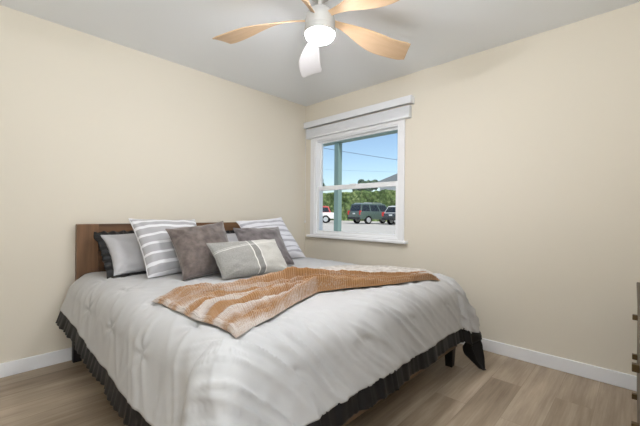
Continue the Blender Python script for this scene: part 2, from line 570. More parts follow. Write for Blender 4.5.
# ------------------------------------------------------------------ raised blind with valance
bl = thing('window_blind', 'white slatted blind raised into a stack under its valance', 'blind', (X1, 2.28, 2.0))
bx = X1
def at0(o, root):
    """keep world placement for meshes built in world coordinates under a moved root"""
    o.matrix_parent_inverse = root.matrix_basis.inverted()
    return o
bpy.context.view_layer.update()
at0(MB().box(bx - 0.072, bx - 0.058, 1.545, 2.995, 2.142, 2.212, 0.003).box(bx - 0.058, bx - 0.001, 1.545, 1.559, 2.142, 2.212, 0.002)
    .box(bx - 0.058, bx - 0.001, 2.981, 2.995, 2.142, 2.212, 0.002).build('valance', M['blind'], bl), bl)
at0(MB().box(bx - 0.052, bx - 0.004, 1.57, 2.97, 2.15, 2.2, 0.003).build('headrail', M['blind'], bl), bl)
for k in range(14):
    z = 2.032 + k * 0.0068
    dx = rnd.uniform(-0.0015, 0.0015)
    at0(MB().box(bx - 0.052 + dx, bx - 0.006 + dx, 1.572, 2.968, z, z + 0.006, 0.0012, 1).build('slat', M['blind'], bl), bl)
at0(MB().box(bx - 0.058, bx - 0.005, 1.57, 2.97, 2.012, 2.032, 0.004).build('bottom_rail', M['blind'], bl), bl)
at0(MB().tube([(bx - 0.064, 2.962, 2.14), (bx - 0.064, 2.963, 1.5), (bx - 0.063, 2.962, 1.02)], 0.0022).build('pull_cord', M['blind'], bl), bl)
at0(MB().lathe([(0.002, 0.03), (0.007, 0.02), (0.008, 0.0), (0.003, -0.004)], 12, (bx - 0.063, 2.962, 0.99)).build('cord_tassel', M['blind'], bl), bl)

# ------------------------------------------------------------------ bed
BX0, BX1, BYF = 0.535, 2.455, 0.945
bed = thing('bed', 'wooden king bed frame with brown plank headboard and black tapered legs', 'bed', (1.5, 1.95, 0))
bpy.context.view_layer.update()
def bpart(mb, name, mat, parent=bed, **k):
    o = mb.build(name, mat, parent, **k)
    return at0(o, bed) if parent is bed else o
hb = bpart(MB().box(BX0 + 0.1, BX1 - 0.1, 2.972, 2.992, 0.30, 0.95), 'headboard', M['headwood_x'])
for x0, x1 in ((BX0, BX0 + 0.135), (BX1 - 0.135, BX1)):
    MB().box(x0, x1, 2.948, 3.004, 0.22, 1.003, 0.004).build('headboard_stile', M['headwood'], hb)
MB().box(BX0 + 0.135, BX1 - 0.135, 2.95, 3.002, 0.925, 1.003, 0.004).build('top_rail', M['headwood_x'], hb)
for z0, z1, d in ((0.80, 0.922, 0.006), (0.675, 0.797, 0.0), (0.55, 0.672, 0.004), (0.425, 0.547, 0.0)):
    MB().box(BX0 + 0.136, BX1 - 0.136, 2.958 + d, 2.985, z0, z1, 0.004).build('plank', M['headwood_x'], hb)
bpart(MB().box(BX0 + 0.02, BX1 - 0.02, BYF, BYF + 0.03, 0.145, 0.30, 0.004), 'foot_rail', M['railwood'])
for x0 in (BX0 + 0.02, BX1 - 0.05):
    bpart(MB().box(x0, x0 + 0.03, BYF + 0.03, 2.948, 0.13, 0.30, 0.004), 'side_rail', wood('rail_wood', lin(90, 68, 50), lin(150, 116, 86), 1) if 'rail_wood' not in bpy.data.materials else bpy.data.materials['rail_wood'])
for k in range(9):
    y = 1.08 + k * 0.22
    bpart(MB().box(BX0 + 0.05, BX1 - 0.05, y, y + 0.07, 0.27, 0.29), 'slat', M['railwood'])
# legs: square tapered ones at the foot, straight ones at the headboard
for x, sx in ((BX0 + 0.06, -1), (2.412, 1)):
    bpart(MB().taper((x, BYF + 0.045, 0.0), (x + 0.012 * sx, BYF + 0.05, 0.27), 0.024, 0.038, 0.003), 'leg', M['darkwood'])
for x in (BX0 + 0.01, BX1 - 0.01):
    bpart(MB().taper((x, 2.976, 0.0), (x, 2.976, 0.22), 0.026, 0.026, 0.002), 'leg', M['darkwood'])
bpart(MB().box(0.56, 2.45, 1.0, 2.935, 0.30, 0.605, 0.05, 4), 'mattress', M['mattress'], smooth=True)

# ------------------------------------------------------------------ comforter
IX0, IX1, IYF, YH = 0.66, 2.375, 1.085, 2.925     # where the rounding of the edges starts
ZT, R = 0.645, 0.16
TH = math.radians(79)
HEM = 0.43
ARC = R * TH
def profile(r):
    """arclength from the inner edge -> (outward, drop)"""
    if r < ARC:
        a = r / R
        return R * math.sin(a), R * (1 - math.cos(a))
    e = r - ARC
    return R * math.sin(TH) + e * math.cos(TH), R * (1 - math.cos(TH)) + e * math.sin(TH)
# perimeter stations: (anchor, direction, s)
stations = []
s = 0.0
dS = 0.0125
def run(ax, ay, bx_, by_, dx, dy):
    global s
    L = math.hypot(bx_ - ax, by_ - ay)
    n = int(L / dS)
    for i in range(n):
        t = i / n
        stations.append((ax + (bx_ - ax) * t, ay + (by_ - ay) * t, dx, dy, s + L * t, 0.0))
    s += L
def turn(ax, ay, a0, a1, sign):
    global s
    n = 44
    L = 0.55
    for i in range(n):
        t = i / n
        a = a0 + (a1 - a0) * t
        stations.append((ax, ay, math.cos(a), math.sin(a), s + L * t, t * sign if t > 0 else 1e-4 * sign))
    s += L
run(IX0, YH, IX0, IYF, -1, 0)
turn(IX0, IYF, PI, 1.5 * PI, 1)
run(IX0, IYF, IX1, IYF, 0, -1)
turn(IX1, IYF, 1.5 * PI, 2 * PI, 2)
run(IX1, IYF, IX1, YH, 1, 0)
stations.append((IX1, YH, 1, 0, s, 0.0))
NS = len(stations)
def crn(q):
    """0..1..0 bulge inside a corner sector"""
    if q == 0: return 0.0
    t = q if q <= 1 else q / 2
    return math.sin(PI * t)
def hem_len(st):
    q = st[5]
    return HEM + 0.012 * nz(st[4] * 2.3, 5.1) + 0.05 * crn(q) - 0.10 * (1 - float(smooth(0.0, 0.95, st[4])))
def fold(sv, k):
    """vertical folds of the hanging cloth, -1..1"""
    a = nz(sv * 3.0, 1.7, k) * 1.1 + nz(sv * 7.5, 8.2, k * 1.7) * 0.45 + nz(sv * 15, 3.1, k * 2) * 0.12
    return a
def skirt_point(st, r, push=0.0):
    ax, ay, dx, dy, sv, q = st
    o, d = profile(r)
    hang = min(1, r / HEM)
    cb = crn(q)
    f = fold(sv + 0.25 * (r - 0.2) * (1 if 0.3 < (sv / s) < 0.7 else 0.4), r * 0.9)
    out = o + hang ** 1.3 * 0.012 * f + push
    out += 0.055 * hang ** 1.4 * (1 - float(smooth(0.0, 0.7, sv)))
    if cb:
        out += hang ** 1.5 * 0.03 * cb * math.cos(3 * PI * (q if q <= 1 else q / 2))
        out += 0.075 * cb * hang
    # slight tilt of the folds along the edge
    tx, ty = -dy, dx
    sl = 0.012 * hang * nz(sv * 6, 7.7)
    return (ax + dx * out + tx * sl, ay + dy * out + ty * sl, ZT - d)
NR = 46
SK = np.zeros((NS, NR, 3))
for i, st in enumerate(stations):
    L = hem_len(st)
    for j in range(NR):
        SK[i, j] = skirt_point(st, L * j / (NR - 1))
bm = bmesh.new()
rows = [[bm.verts.new(SK[i, j]) for j in range(NR)] for i in range(NS)]
for i in range(NS - 1):
    for j in range(NR - 1):
        bm.faces.new((rows[i][j], rows[i][j + 1], rows[i + 1][j + 1], rows[i + 1][j]))
# flat top whose border repeats the stations
sideY = [st[1] for st in stations if st[2] == -1 and st[5] == 0]
sideY = sorted(set(sideY) | {IYF})
footX = sorted(set([st[0] for st in stations if st[3] == -1 and st[5] == 0]) | {IX1})
tv = [[bm.verts.new((x, y, ZT)) for y in sideY] for x in footX]
for i in range(len(footX) - 1):
    for j in range(len(sideY) - 1):
        bm.faces.new((tv[i][j], tv[i + 1][j], tv[i + 1][j + 1], tv[i][j + 1]))
bmesh.ops.remove_doubles(bm, verts=bm.verts, dist=0.0015)
bmesh.ops.dissolve_degenerate(bm, edges=bm.edges, dist=1e-5)
bmesh.ops.recalc_face_normals(bm, faces=bm.faces)
bm.normal_update()
TUFTS = [(x, y) for x in (0.62, 1.07, 1.52, 1.97, 2.42) for y in (1.28, 1.72, 2.16, 2.6)]
TUFTS += [(x, 0.93) for x in (0.85, 1.30, 1.75, 2.2)] + [(0.5, y) for y in (1.5, 1.95, 2.4)]
def comforter_bump(p):
    x, y, z = p
    h = 0.007 * nz(x * 2.6, y * 2.6, z * 2.6) + 0.002 * nz(x * 7 + 4, y * 7, z * 7)
    # long creases running towards the foot edge and slanting
    q = x * 10.0 + y * 3.0 + z * 9.0 + 1.3 * nz(x * 2, y * 2, 3)
    cr = 1 - abs(nz(q, y * 1.3 + 9, z * 1.5)) * 2.4
    h += 0.022 * max(0, cr) ** 3 * smooth(1.35, 0.98, y) * max(0, min(1, 0.45 + 1.3 * nz(x * 2.2, y * 2.2, 77)))
    cr4 = 1 - abs(nz(q * 2.1 + 40, y * 2.5, z * 3)) * 2.6
    h += 0.010 * max(0, cr4) ** 3 * smooth(1.25, 0.95, y) * max(0, min(1, 0.4 + 1.6 * nz(x * 2.6, y * 2.6, 55)))
    q2 = y * 9.0 + x * 3.0 - z * 5
    cr2 = 1 - abs(nz(q2, x * 1.3 + 2, z * 2)) * 2.6
    h += 0.006 * max(0, cr2) ** 2 * smooth(1.0, 0.6, x)
    q3 = (x - y) * 6.0
    cr3 = 1 - abs(nz(q3, (x + y) * 1.4 + 31, z * 3)) * 2.8
    h += 0.004 * max(0, cr3) ** 2
    for tx, ty in TUFTS:
        zz = ZT if (ty > 1.0 and 0.55 < tx < 2.45) else 0.50
        d2 = (x - tx) ** 2 + (y - ty) ** 2 + (z - zz) ** 2
        if d2 < 0.02:
            d = math.sqrt(d2)
            a = math.atan2(y - ty, x - tx + (z - zz))
            h -= 0.009 * math.exp(-d2 / 0.0009)
            h += 0.006 * math.exp(-d2 / 0.004) * math.cos(5 * a)
    return h
newco = [v.co + v.normal * comforter_bump(v.co) for v in bm.verts]
for v, c in zip(bm.verts, newco):
    v.co = c
me = bpy.data.meshes.new('comforter')
bm.to_mesh(me); bm.free()
me.polygons.foreach_set('use_smooth', [True] * len(me.polygons))
me.materials.append(M['comforter'])
comf = bpy.data.objects.new('comforter', me)
COL.objects.link(comf)
tag(comf, 'silver white tufted comforter with a black ruffled hem spread over the bed', 'comforter')
sd = comf.modifiers.new('thick', 'SOLIDIFY')
sd.thickness = 0.006
sd.offset = -1
# black ruffle along the hem
NE = 15
RF = np.zeros((NS, NE, 3))
for i, st in enumerate(stations):
    L = hem_len(st)
    q = st[5]
    wdt = 0.085 + 0.006 * nz(st[4] * 3, 2.2)
    if q > 1e-3:
        t = q if q <= 1 else q / 2
        tail = math.exp(-((t - 0.45) / 0.10) ** 2)
        wdt += 0.20 * tail
    if q <= 1e-3: tail = 0.0
    for j in range(NE):
        e = j / (NE - 1)
        pl_ = (0.0016 if st[3] == -1 and q == 0 else 0.0045) * e * math.sin(2 * PI * st[4] / 0.06 + 2.5 * nz(st[4] * 8, 1)) + 0.014 * e * nz(st[4] * 7, 4.4)
        pl_ += tail * float(np.interp(e, [0, 0.15, 0.42, 0.55, 1], [0.02, 0.03, -0.11, -0.11, 0.01]))
        p0 = skirt_point(st, L - 0.012)
        RF[i, j] = skirt_point(st, L - 0.012 + (wdt + 0.012) * e, pl_ - 0.007 + comforter_bump(p0))
        RF[i, j, 2] = max(RF[i, j, 2], 0.012)
ruf = grid_mesh('ruffle', RF, M['ruffle'], comf)
ruf['label'] = 'black pleated ruffle'
sd = ruf.modifiers.new('thick', 'SOLIDIFY')
sd.thickness = 0.003

# ------------------------------------------------------------------ throw blanket
def poly(t, pts):
    xs = [p[0] for p in pts]
    return np.array([np.interp(t, xs, [p[k] for p in pts]) for k in (1, 2)])
FR = [(0, .655, 1.03), (.12, .74, 1.06), (.22, .87, 1.10), (.38, 1.12, 1.21), (.5, 1.34, 1.29), (.62, 1.53, 1.24), (.8, 1.85, 1.10), (1, 2.27, 1.00)]
BK = [(0, .62, 1.74), (.12, .74, 1.74), (.22, .88, 1.67), (.38, 1.15, 1.62), (.5, 1.42, 1.61), (.62, 1.66, 1.46), (.8, 1.95, 1.24), (1, 2.31, 1.07)]
def bed_z(x, y):
    ox = max(IX0 - x, 0, x - IX1); oy = max(IYF - y, 0)
    r = math.hypot(ox, oy)
    r = min(r, R * 0.98)
    return ZT - (R - math.sqrt(R * R - r * r))
NTt, NW = 230, 120
TP = np.zeros((NTt, NW, 3)); PALE = np.zeros((NTt, NW))
for i in range(NTt):
    t = i / (NTt - 1)
    f = poly(t, FR); b_ = poly(t, BK)
    width = np.linalg.norm(b_ - f)
    for j in range(NW):
        w_ = j / (NW - 1)
        mw = w_ + 0.05 * nz(t * 4, w_ * 2, 5) * math.sin(PI * w_)
        p = f + (b_ - f) * mw
        p = p + np.array([0.02 * nz(w_ * 4, 3.3, t * 2), 0.015 * nz(w_ * 3, t * 5, 8)]) * (1 if 0 < t < 1 else 1)
        n_f = 8.0
        ph = n_f * w_ + 1.0 * nz(t * 3.2, w_ * 1.8, 1.0) + 0.4 * nz(t * 8, w_ * 4, 2.0)
        ridge = abs(math.sin(PI * ph)) ** 0.9 * (0.75 + 0.5 * nz(t * 3, math.floor(ph) * 3.7, 12))
        pinch = math.exp(-((t - 0.5) / 0.22) ** 2)
        amp = 0.044 + 0.016 * pinch + 0.022 * nz(t * 5, w_ * 5, 6)
        amp *= smooth(-0.02, 0.12, t) * 0.8 + 0.2
        h = 0.012 + amp * ridge
        thin = 1 - 0.55 * smooth(0.5, 0.95, t)
        h = 0.012 + (h - 0.012) * thin
        # rolled back edge
        h += thin * (0.030 + 0.010 * pinch) * math.exp(-((w_ - 0.91) / 0.06) ** 2) * smooth(0.03, 0.2, t)
        # thicker right end and rolled front edge
        h += 0.012 * math.exp(-((w_ - 0.06) / 0.05) ** 2)
        h += 0.006 * smooth(0.6, 1.0, t) * math.sin(PI * w_)
        # close down to the comforter at every border
        edge = min(1, min(w_, 1 - w_) / 0.035, t / 0.012, (1 - t) / 0.05)
        h = h * (1 - (1 - edge) ** 2) - 0.004 * (1 - edge)
        # crumples
        h += edge * (0.014 * nz(p[0] * 11, p[1] * 15, 3) + 0.007 * nz(p[0] * 26, p[1] * 30, 9)) * (1 - 0.5 * smooth(0.5, 0.8, t))
        h = max(h, 0.004)
        # plush ribs
        h += 0.0011 * math.sin(t * 2 * PI * 66 + 1.5 * nz(t * 10, w_ * 10)) * edge
        TP[i, j] = (p[0], p[1], bed_z(p[0], p[1]) + 0.010 + h)
        fade = 1 - smooth(0.30, 0.60, t)
        pl_ = fade * (0.42 + 0.62 * math.sin(2 * PI * ph * 0.63 + 2.2 + 2.6 * nz(t * 3, w_ * 3, 21))) * (0.35 + 0.75 * math.exp(-((w_ - 0.42) / 0.3) ** 2))
        pl_ += 0.5 * fade * nz(t * 5, w_ * 11, 3) - 0.05
        if t < 0.03 or (w_ < 0.03 and t < 0.3): pl_ += 0.35
        PALE[i, j] = pl_
thr = grid_mesh('throw_blanket', TP, M['throw'], None, attrs={'pale': PALE})
tag(thr, 'caramel brown plush throw blanket bunched across the foot of the comforter', 'blanket')
FR2 = [(0, 1.42, 1.56), (.3, 1.66, 1.40), (.7, 2.02, 1.15), (1, 2.28, 1.05)]
BK2 = [(0, 1.62, 1.72), (.3, 2.05, 1.78), (.7, 2.27, 1.52), (1, 2.37, 1.15)]
n2, m2 = 110, 50
UP = np.zeros((n2, m2, 3))
for i in range(n2):
    t = i / (n2 - 1)
    f = poly(t, FR2); b_ = poly(t, BK2)
    for j in range(m2):
        w_ = j / (m2 - 1)
        p = f + (b_ - f) * w_ + np.array([0.012 * nz(w_ * 5, t * 6, 1), 0.012 * nz(w_ * 5, t * 6, 4)])
        edge = min(1, (1 - w_) / 0.06, t / 0.03, (1 - t) / 0.03)
        h = 0.010 + 0.022 * abs(math.sin(PI * (3 * w_ + 0.7 * nz(t * 4, w_ * 2, 9)))) * (0.6 + 0.5 * nz(t * 5, 1.1))
        h = h * (1 - (1 - edge) ** 2)
        UP[i, j] = (p[0], p[1], bed_z(p[0], p[1]) + 0.022 + h)
un = grid_mesh('throw_underside', UP, M['throw_under'], thr)
un['label'] = 'pale grey underside of the throw folded out'

# ------------------------------------------------------------------ pillows
def pillow(name, label, mat, TL, TR, BR, BL, thick, seed, group, cat='pillow', corner=0.075, floppy=0.0, n=64, ruffle=None, power=0.42):
    TL, TR, BR, BL = [np.array(p, float) for p in (TL, TR, BR, BL)]
    nrm = np.cross(TR - TL, BL - TL)
    nrm /= np.linalg.norm(nrm)
    if nrm[1] > 0: nrm = -nrm                      # towards the viewer side (-y)
    cen = (TL + TR + BR + BL) / 4
    def base(u, v):
        # bilinear with concave edges
        cu = u * (1 - corner * (1 - v * v) * abs(u) ** 3)
        cv = v * (1 - corner * (1 - u * u) * abs(v) ** 3)
        a, b = (cu + 1) / 2, (cv + 1) / 2
        return (BL * (1 - a) + BR * a) * (1 - b) + (TL * (1 - a) + TR * a) * b
    def surf(u, v, side):
        p = base(u, v)
        e = max(0.0, (1 - u ** 2) * (1 - v ** 2))
        t = thick / 2 * e ** power
        # sits heavier at the bottom
        t *= 1 + 0.12 * (-v)
        wr = 0.012 * nz(u * 1.8 + seed, v * 1.8, side) + 0.006 * nz(u * 4 + seed, v * 4, side + 3)
        # creases towards the corners
        cr = 0
        for cx, cy in ((-1, -1), (1, -1), (1, 1), (-1, 1)):
            dx, dy = u - cx, v - cy
            d = math.hypot(dx, dy)
            cr += 0.007 * math.exp(-(d / 0.5) ** 2) * math.sin(math.atan2(dy, dx) * 9 + seed)
        k = min(1, e * 4)
        p = p + nrm * (side * (t + (wr + cr) * k) + floppy * (u * u * 0.5 + v * v * 0.5))
        p = p + nrm * 0.006 * nz(u * 3, v * 3, seed + 9)
        return p
    us_ = np.sin(np.linspace(-PI / 2, PI / 2, n + 1))
    bmp = bmesh.new()
    uvl = bmp.loops.layers.uv.new('UVMap')
    F = [[bmp.verts.new(surf(u, v, 1) - cen) for v in us_] for u in us_]
    B = [[(F[i][j] if i in (0, n) or j in (0, n) else bmp.verts.new(surf(us_[i], us_[j], -1) - cen)) for j in range(n + 1)] for i in range(n + 1)]
    for i in range(n):
        for j in range(n):
            for G, order in ((F, ((0, 0), (1, 0), (1, 1), (0, 1))), (B, ((0, 0), (0, 1), (1, 1), (1, 0)))):
                fa = bmp.faces.new([G[i + a][j + b] for a, b in order])
                fa.smooth = True
                for lp, (a, b) in zip(fa.loops, order):
                    lp[uvl].uv = ((us_[i + a] + 1) / 2, (us_[j + b] + 1) / 2)
    me = bpy.data.meshes.new(name)
    bmp.to_mesh(me); bmp.free()
    me.materials.append(mat)
    o = bpy.data.objects.new(name, me)
    COL.objects.link(o)
    o.location = cen
    tag(o, label, cat, group)
    # welt along the seam
    per = [(u, -1) for u in us_[:-1]] + [(1, v) for v in us_[:-1]] + [(u, 1) for u in us_[:0:-1]] + [(-1, v) for v in us_[:0:-1]]
    if ruffle is None:
        pts = [surf(u, v, 1) - cen for u, v in per]
        MB().tube(pts + [pts[0]], 0.004, 6).build('piping', mat, o, smooth=True)
    else:
        # gathered black ruffle all round
        A = []
        acc = 0
        prev = None
        dense = []
        for k in range(len(per)):
            a, b = per[k], per[(k + 1) % len(per)]
            for q in range(3):
                dense.append((a[0] + (b[0] - a[0]) * q / 3, a[1] + (b[1] - a[1]) * q / 3))
        dense.append(dense[0])
        ctr = cen
        P2 = np.zeros((len(dense), 6, 3))
        for k, (u, v) in enumerate(dense):
            p = surf(u, v, 1)
            if prev is not None: acc += np.linalg.norm(p - prev)
            prev = p
            g = (TR - TL) / np.linalg.norm(TR - TL) * (abs(u) ** 8 * np.sign(u)) + (TL - BL) / np.linalg.norm(TL - BL) * (abs(v) ** 8 * np.sign(v))
            g = g / max(0.7, np.linalg.norm(g))
            for j in range(6):
                e = j / 5
                P2[k, j] = p - cen + g * ((0.046 + 0.012 * nz(acc * 7, 2.0)) * e) + nrm * (0.008 * (0.2 + e) * math.sin(acc * 2 * PI / 0.06 + 3 * nz(acc * 6, 5.0)) - 0.012 * e + 0.012 * e * nz(acc * 9, 1.0))
        rf = grid_mesh('ruffle', P2, ruffle, o)
        rf['label'] = 'black gathered ruffle'
        sd = rf.modifiers.new('thick', 'SOLIDIFY'); sd.thickness = 0.003
    return o

ZB = 0.655
G = 'pillows against the headboard'
pillow('pillow_sham', 'silver grey pillow sham with black ruffle propped against left end of headboard', M['sham'],
       (.655, 2.845, .925), (1.27, 2.86, .93), (1.25, 2.62, ZB), (.68, 2.60, ZB), .15, 1.3, G, ruffle=M['ruffle'])
pillow('pillow_sham', 'silver grey pillow sham mostly hidden, peeking out above the patchwork lumbar pillow', M['sham'],
       (1.55, 2.85, .90), (2.16, 2.85, .895), (2.14, 2.67, ZB), (1.55, 2.67, ZB), .15, 4.1, G, ruffle=M['ruffle'])
pillow('striped_pillow', 'square white pillow with wide grey bands leaning in front of left sham', M['stripe_wide'],
       (.795, 2.68, 1.045), (1.30, 2.70, 1.035), (1.33, 2.42, ZB), (.82, 2.36, ZB), .17, 2.2, G)
pillow('striped_pillow', 'square white pillow with thin grey bands at right end, nearest the window', M['stripe_thin'],
       (1.74, 2.76, 1.02), (2.27, 2.74, 1.055), (2.36, 2.46, ZB), (1.80, 2.46, ZB), .16, 5.6, G)
pillow('velvet_pillow', 'brown taupe velvet throw pillow leaning on the wide-banded striped pillow', M['velvet_brown'],
       (.955, 2.42, .975), (1.425, 2.46, 1.025), (1.44, 2.22, ZB), (.955, 2.13, ZB), .16, 7.7, G, corner=0.10)
pillow('velvet_pillow', 'dark grey velvet throw pillow leaning on the thin-banded striped pillow', M['velvet_grey'],
       (1.56, 2.52, .965), (2.01, 2.47, .968), (1.95, 2.17, ZB), (1.48, 2.22, ZB), .15, 9.4, G, corner=0.09)
pillow('lumbar_pillow', 'grey patchwork lumbar pillow lying in front of all the other pillows', M['patch'],
       (1.125, 2.15, .882), (1.69, 2.12, .888), (1.69, 1.93, ZB), (1.155, 1.985, ZB), .15, 3.9, G, corner=0.05)

# ------------------------------------------------------------------ ceiling fan
FX, FY = 1.475, 1.425
fan = thing('ceiling_fan', 'five-bladed ceiling fan with swept wooden blades and a lit round lamp', 'ceiling fan', (FX, FY, 2.44))
def fpart(mb, name, mat, **k):
    return mb.build(name, mat, fan, **k)
fpart(MB().lathe([(0.0, 0.0), (0.062, 0.0), (0.06, -0.018), (0.045, -0.03), (0.016, -0.034)], 40), 'canopy', M['hub'], smooth=True)
fpart(MB().lathe([(0.014, -0.03), (0.014, -0.09)], 24), 'downrod', M['hub'], smooth=True)
fpart(MB().lathe([(0.012, -0.078), (0.03, -0.082), (0.062, -0.10), (0.084, -0.13), (0.092, -0.165), (0.092, -0.205), (0.086, -0.212)], 48), 'motor_housing', M['hub'], smooth=True)
fpart(MB().lathe([(0.07, -0.200), (0.090, -0.202), (0.094, -0.208), (0.095, -0.247), (0.090, -0.249)], 48), 'light_kit', M['hub'], smooth=True)
lamp = fpart(MB().lathe([(0.082, -0.230), (0.0875, -0.236), (0.0885, -0.249), (0.084, -0.265), (0.070, -0.279), (0.045, -0.288), (0.02, -0.291), (0.001, -0.291)], 48), 'lamp_diffuser', M['lamp'], smooth=True)
def blade(ang, mat, name='blade', zoff=-0.155):
    n, m = 40, 12
    P = np.zeros((n, m, 3))
    for i in range(n):
        t = i / (n - 1)
        rr = 0.075 + 0.585 * t
        chord = 0.036 + 0.130 * smooth(0.02, 0.68, t)
        sweep = 0.05 * math.sin(PI * t * 0.9)
        pitch = math.radians(36 - 23 * smooth(0, 0.8, t))
        z = zoff - 0.065 * smooth(0.1, 1.0, t)
        tipk = smooth(0.93, 1.0, t)
        for j in range(m):
            v = j / (m - 1) - 0.5
            vv = v * (1 - 0.12 * tipk)
            rad = rr + 0.05 * v * smooth(0.5, 1, t)
            off = vv * chord + sweep
            P[i, j] = (rad, off * math.cos(pitch), z + PSGN * vv * chord * math.sin(pitch) - 0.006 * (4 * v * v - 1) * 0.6)
    o = grid_mesh(name, P, mat, fan)
    o.rotation_euler = (0, 0, ang)
    sd = o.modifiers.new('thick', 'SOLIDIFY'); sd.thickness = 0.007; sd.offset = 0
    bv = o.modifiers.new('edge', 'BEVEL'); bv.width = 0.002; bv.segments = 2
    return o
PSGN = -1.0
A0 = math.radians(48.0)
for k in range(5):
    b_ = blade(A0 + k * 2 * PI / 5, M['glare_blade'] if k == 0 else M['blade'])
    if k == 0: b_['label'] = 'wooden blade with lamp glare painted in as a pale colour'

# ------------------------------------------------------------------ dresser at the right edge
dr = thing('dresser', 'grey-brown wooden dresser with brass bar handles at the right edge', 'dresser', (1.8, -0.21, 0), math.radians(0.55))
DWX, DD, DH, DB = 0.72, 0.21, 0.735, 0.16
def dpart(mb, name, mat, parent=dr, **k):
    return mb.build(name, mat, parent, **k)
dpart(MB().box(-DWX, DWX, -DD, DD - 0.02, DB, DH - 0.025, 0.003), 'carcass', M['dresserwood'])
dpart(MB().box(-DWX - 0.004, DWX + 0.004, -DD, DD + 0.004, DH - 0.025, DH, 0.004), 'top', M['dresserwood'])
for x in (-DWX + 0.04, DWX - 0.04):
    for y in (-DD + 0.04, DD - 0.06):
        dpart(MB().taper((x, y, 0), (x, y, DB), 0.016, 0.026, 0.002), 'leg', M['darkwood'])
for cx in (-0.36, 0.36):
    for zc in (0.62, 0.435, 0.25):
        dw = dpart(MB().box(cx - 0.35, cx + 0.35, DD - 0.02, DD, zc - 0.088, zc + 0.088, 0.003), 'drawer', M['dresserwood'])
        MB().box(cx - 0.012, cx + 0.009, DD, DD + 0.019, zc - 0.012, zc + 0.012, 0.002).build('handle', M['brass'], dw)

# ------------------------------------------------------------------ outside
GZ = 0.27
structure(MB().box(X1 + T + 0.02, 140, -60, 140, GZ - 0.2, GZ).build('ground', M['asphalt']), 'pale parking lot outside the window')
# porch post and beam
pp = thing('porch_post', 'pale teal square porch post standing outside the window', 'post', (5.0, 4.30, GZ))
MB().box(-0.055, 0.055, -0.055, 0.055, 0, 2.23, 0.004).build('shaft', M['teal'], pp)
MB().box(-0.075, 0.075, -0.075, 0.075, 0, 0.16, 0.006).build('base', M['teal'], pp)
tag(MB().box(4.93, 5.07, -1.0, 8.0, 2.50, 2.68, 0.005).build('porch_beam', M['teal']), 'pale teal porch beam resting across the post top', 'beam')

# hedge
def hedge():
    a, b_ = Vector((35.9, 40.5, GZ)), Vector((36.9, 14.0, GZ))
    d = (b_ - a); L = d.length; d.normalize()
    nrm_ = Vector((-1, -0.04, 0)).normalized()
    n, m = 200, 46
    P = np.zeros((n, m, 3))
    for i in range(n):
        for j in range(m):
            v = j / (m - 1)
            if v < 0.7:
                off, z = 0.0, v / 0.7 * 3.87
            else:
                k = (v - 0.7) / 0.3
                off, z = -2.2 * k, 3.87 + 0.2 * math.sin(PI * k)
            p = a + d * (L * i / (n - 1)) - nrm_ * (-off) + Vector((0, 0, z))
            q = p * 1.0
            bump = 0.32 * nz(q.x * 0.9, q.y * 0.9, q.z * 0.9) + 0.22 * nz(q.x * 2.3, q.y * 2.3, q.z * 2.3) + 0.10 * nz(q.x * 5, q.y * 5, q.z * 5)
            p = p + nrm_ * bump + Vector((0, 0, bump * 0.6 * min(1, z)))
            P[i, j] = p
    return tag(grid_mesh('hedge', P, M['hedge']), 'long tall green hedge behind the parked vehicles', 'hedge')
hedge()

def tree(name, label, x, y, h, r, seed):
    t = thing(name, label, 'tree', (x, y, GZ))
    MB().taper((0, 0, 0), (0, 0, h * 0.6), 0.22, 0.12).build('trunk', M['bark'], t)
    bmt = bmesh.new()
    rr = random.Random(seed)
    for k in range(16):
        a = rr.uniform(0, 2 * PI); q = rr.uniform(0, 1) ** 0.5 * r
        mtx = Matrix.Translation((q * math.cos(a), q * math.sin(a), h * rr.uniform(0.62, 0.92)))
        sc = r * rr.uniform(0.3, 0.5)
        g = bmesh.ops.create_icosphere(bmt, subdivisions=3, radius=sc, matrix=mtx)
        for v in g['verts']:
            v.co += Vector((1, 1, 1)) * 0.3 * sc * nz(v.co.x * 1.8, v.co.y * 1.8, v.co.z * 1.8)
            v.co.z += 0.25 * sc * nz(v.co.x * 4, v.co.y * 4, v.co.z * 4)
    me = bpy.data.meshes.new('crown'); bmt.to_mesh(me); bmt.free()
    me.polygons.foreach_set('use_smooth', [True] * len(me.polygons))
    me.materials.append(M['tree'])
    o = bpy.data.objects.new('crown', me); COL.objects.link(o); o.parent = t
tree('tree', 'dark round-topped tree rising above the middle of the hedge', 45.6, 33.2, 6.75, 1.6, 3)
tree('tree', 'grey-green tree beyond the hedge left of the porch post', 40.4, 38.6, 7.9, 0.9, 8)

# neighbouring house beyond the hedge
hs = thing('house', 'low house with a grey pitched roof beyond the hedge', 'house', (56.2, 28.8, GZ), math.radians(8))
M['stucco'] = plain('pale_stucco', lin(206, 208, 208), 0.85, 0.1)
M['shingle'] = plain('grey_shingle_roof', lin(136, 142, 146), 0.85, 0.1, var=0.15, scale=3)
MB().box(-4, 4, -8, 6, 0, 6.4).build('wall', M['stucco'], hs)
MB().prism([(-8.5, 6.3), (7.0, 6.3), (7.0, 6.6), (-0.75, 9.2), (-8.5, 6.6)], 'X', -4.5, 4.5).build('roof', M['shingle'], hs)
MB().box(-4.06, -3.98, -5, -3.6, 3.4, 4.8).build('window', plain('dark_house_glass', lin(70, 80, 90), 0.2, 0.5), hs)

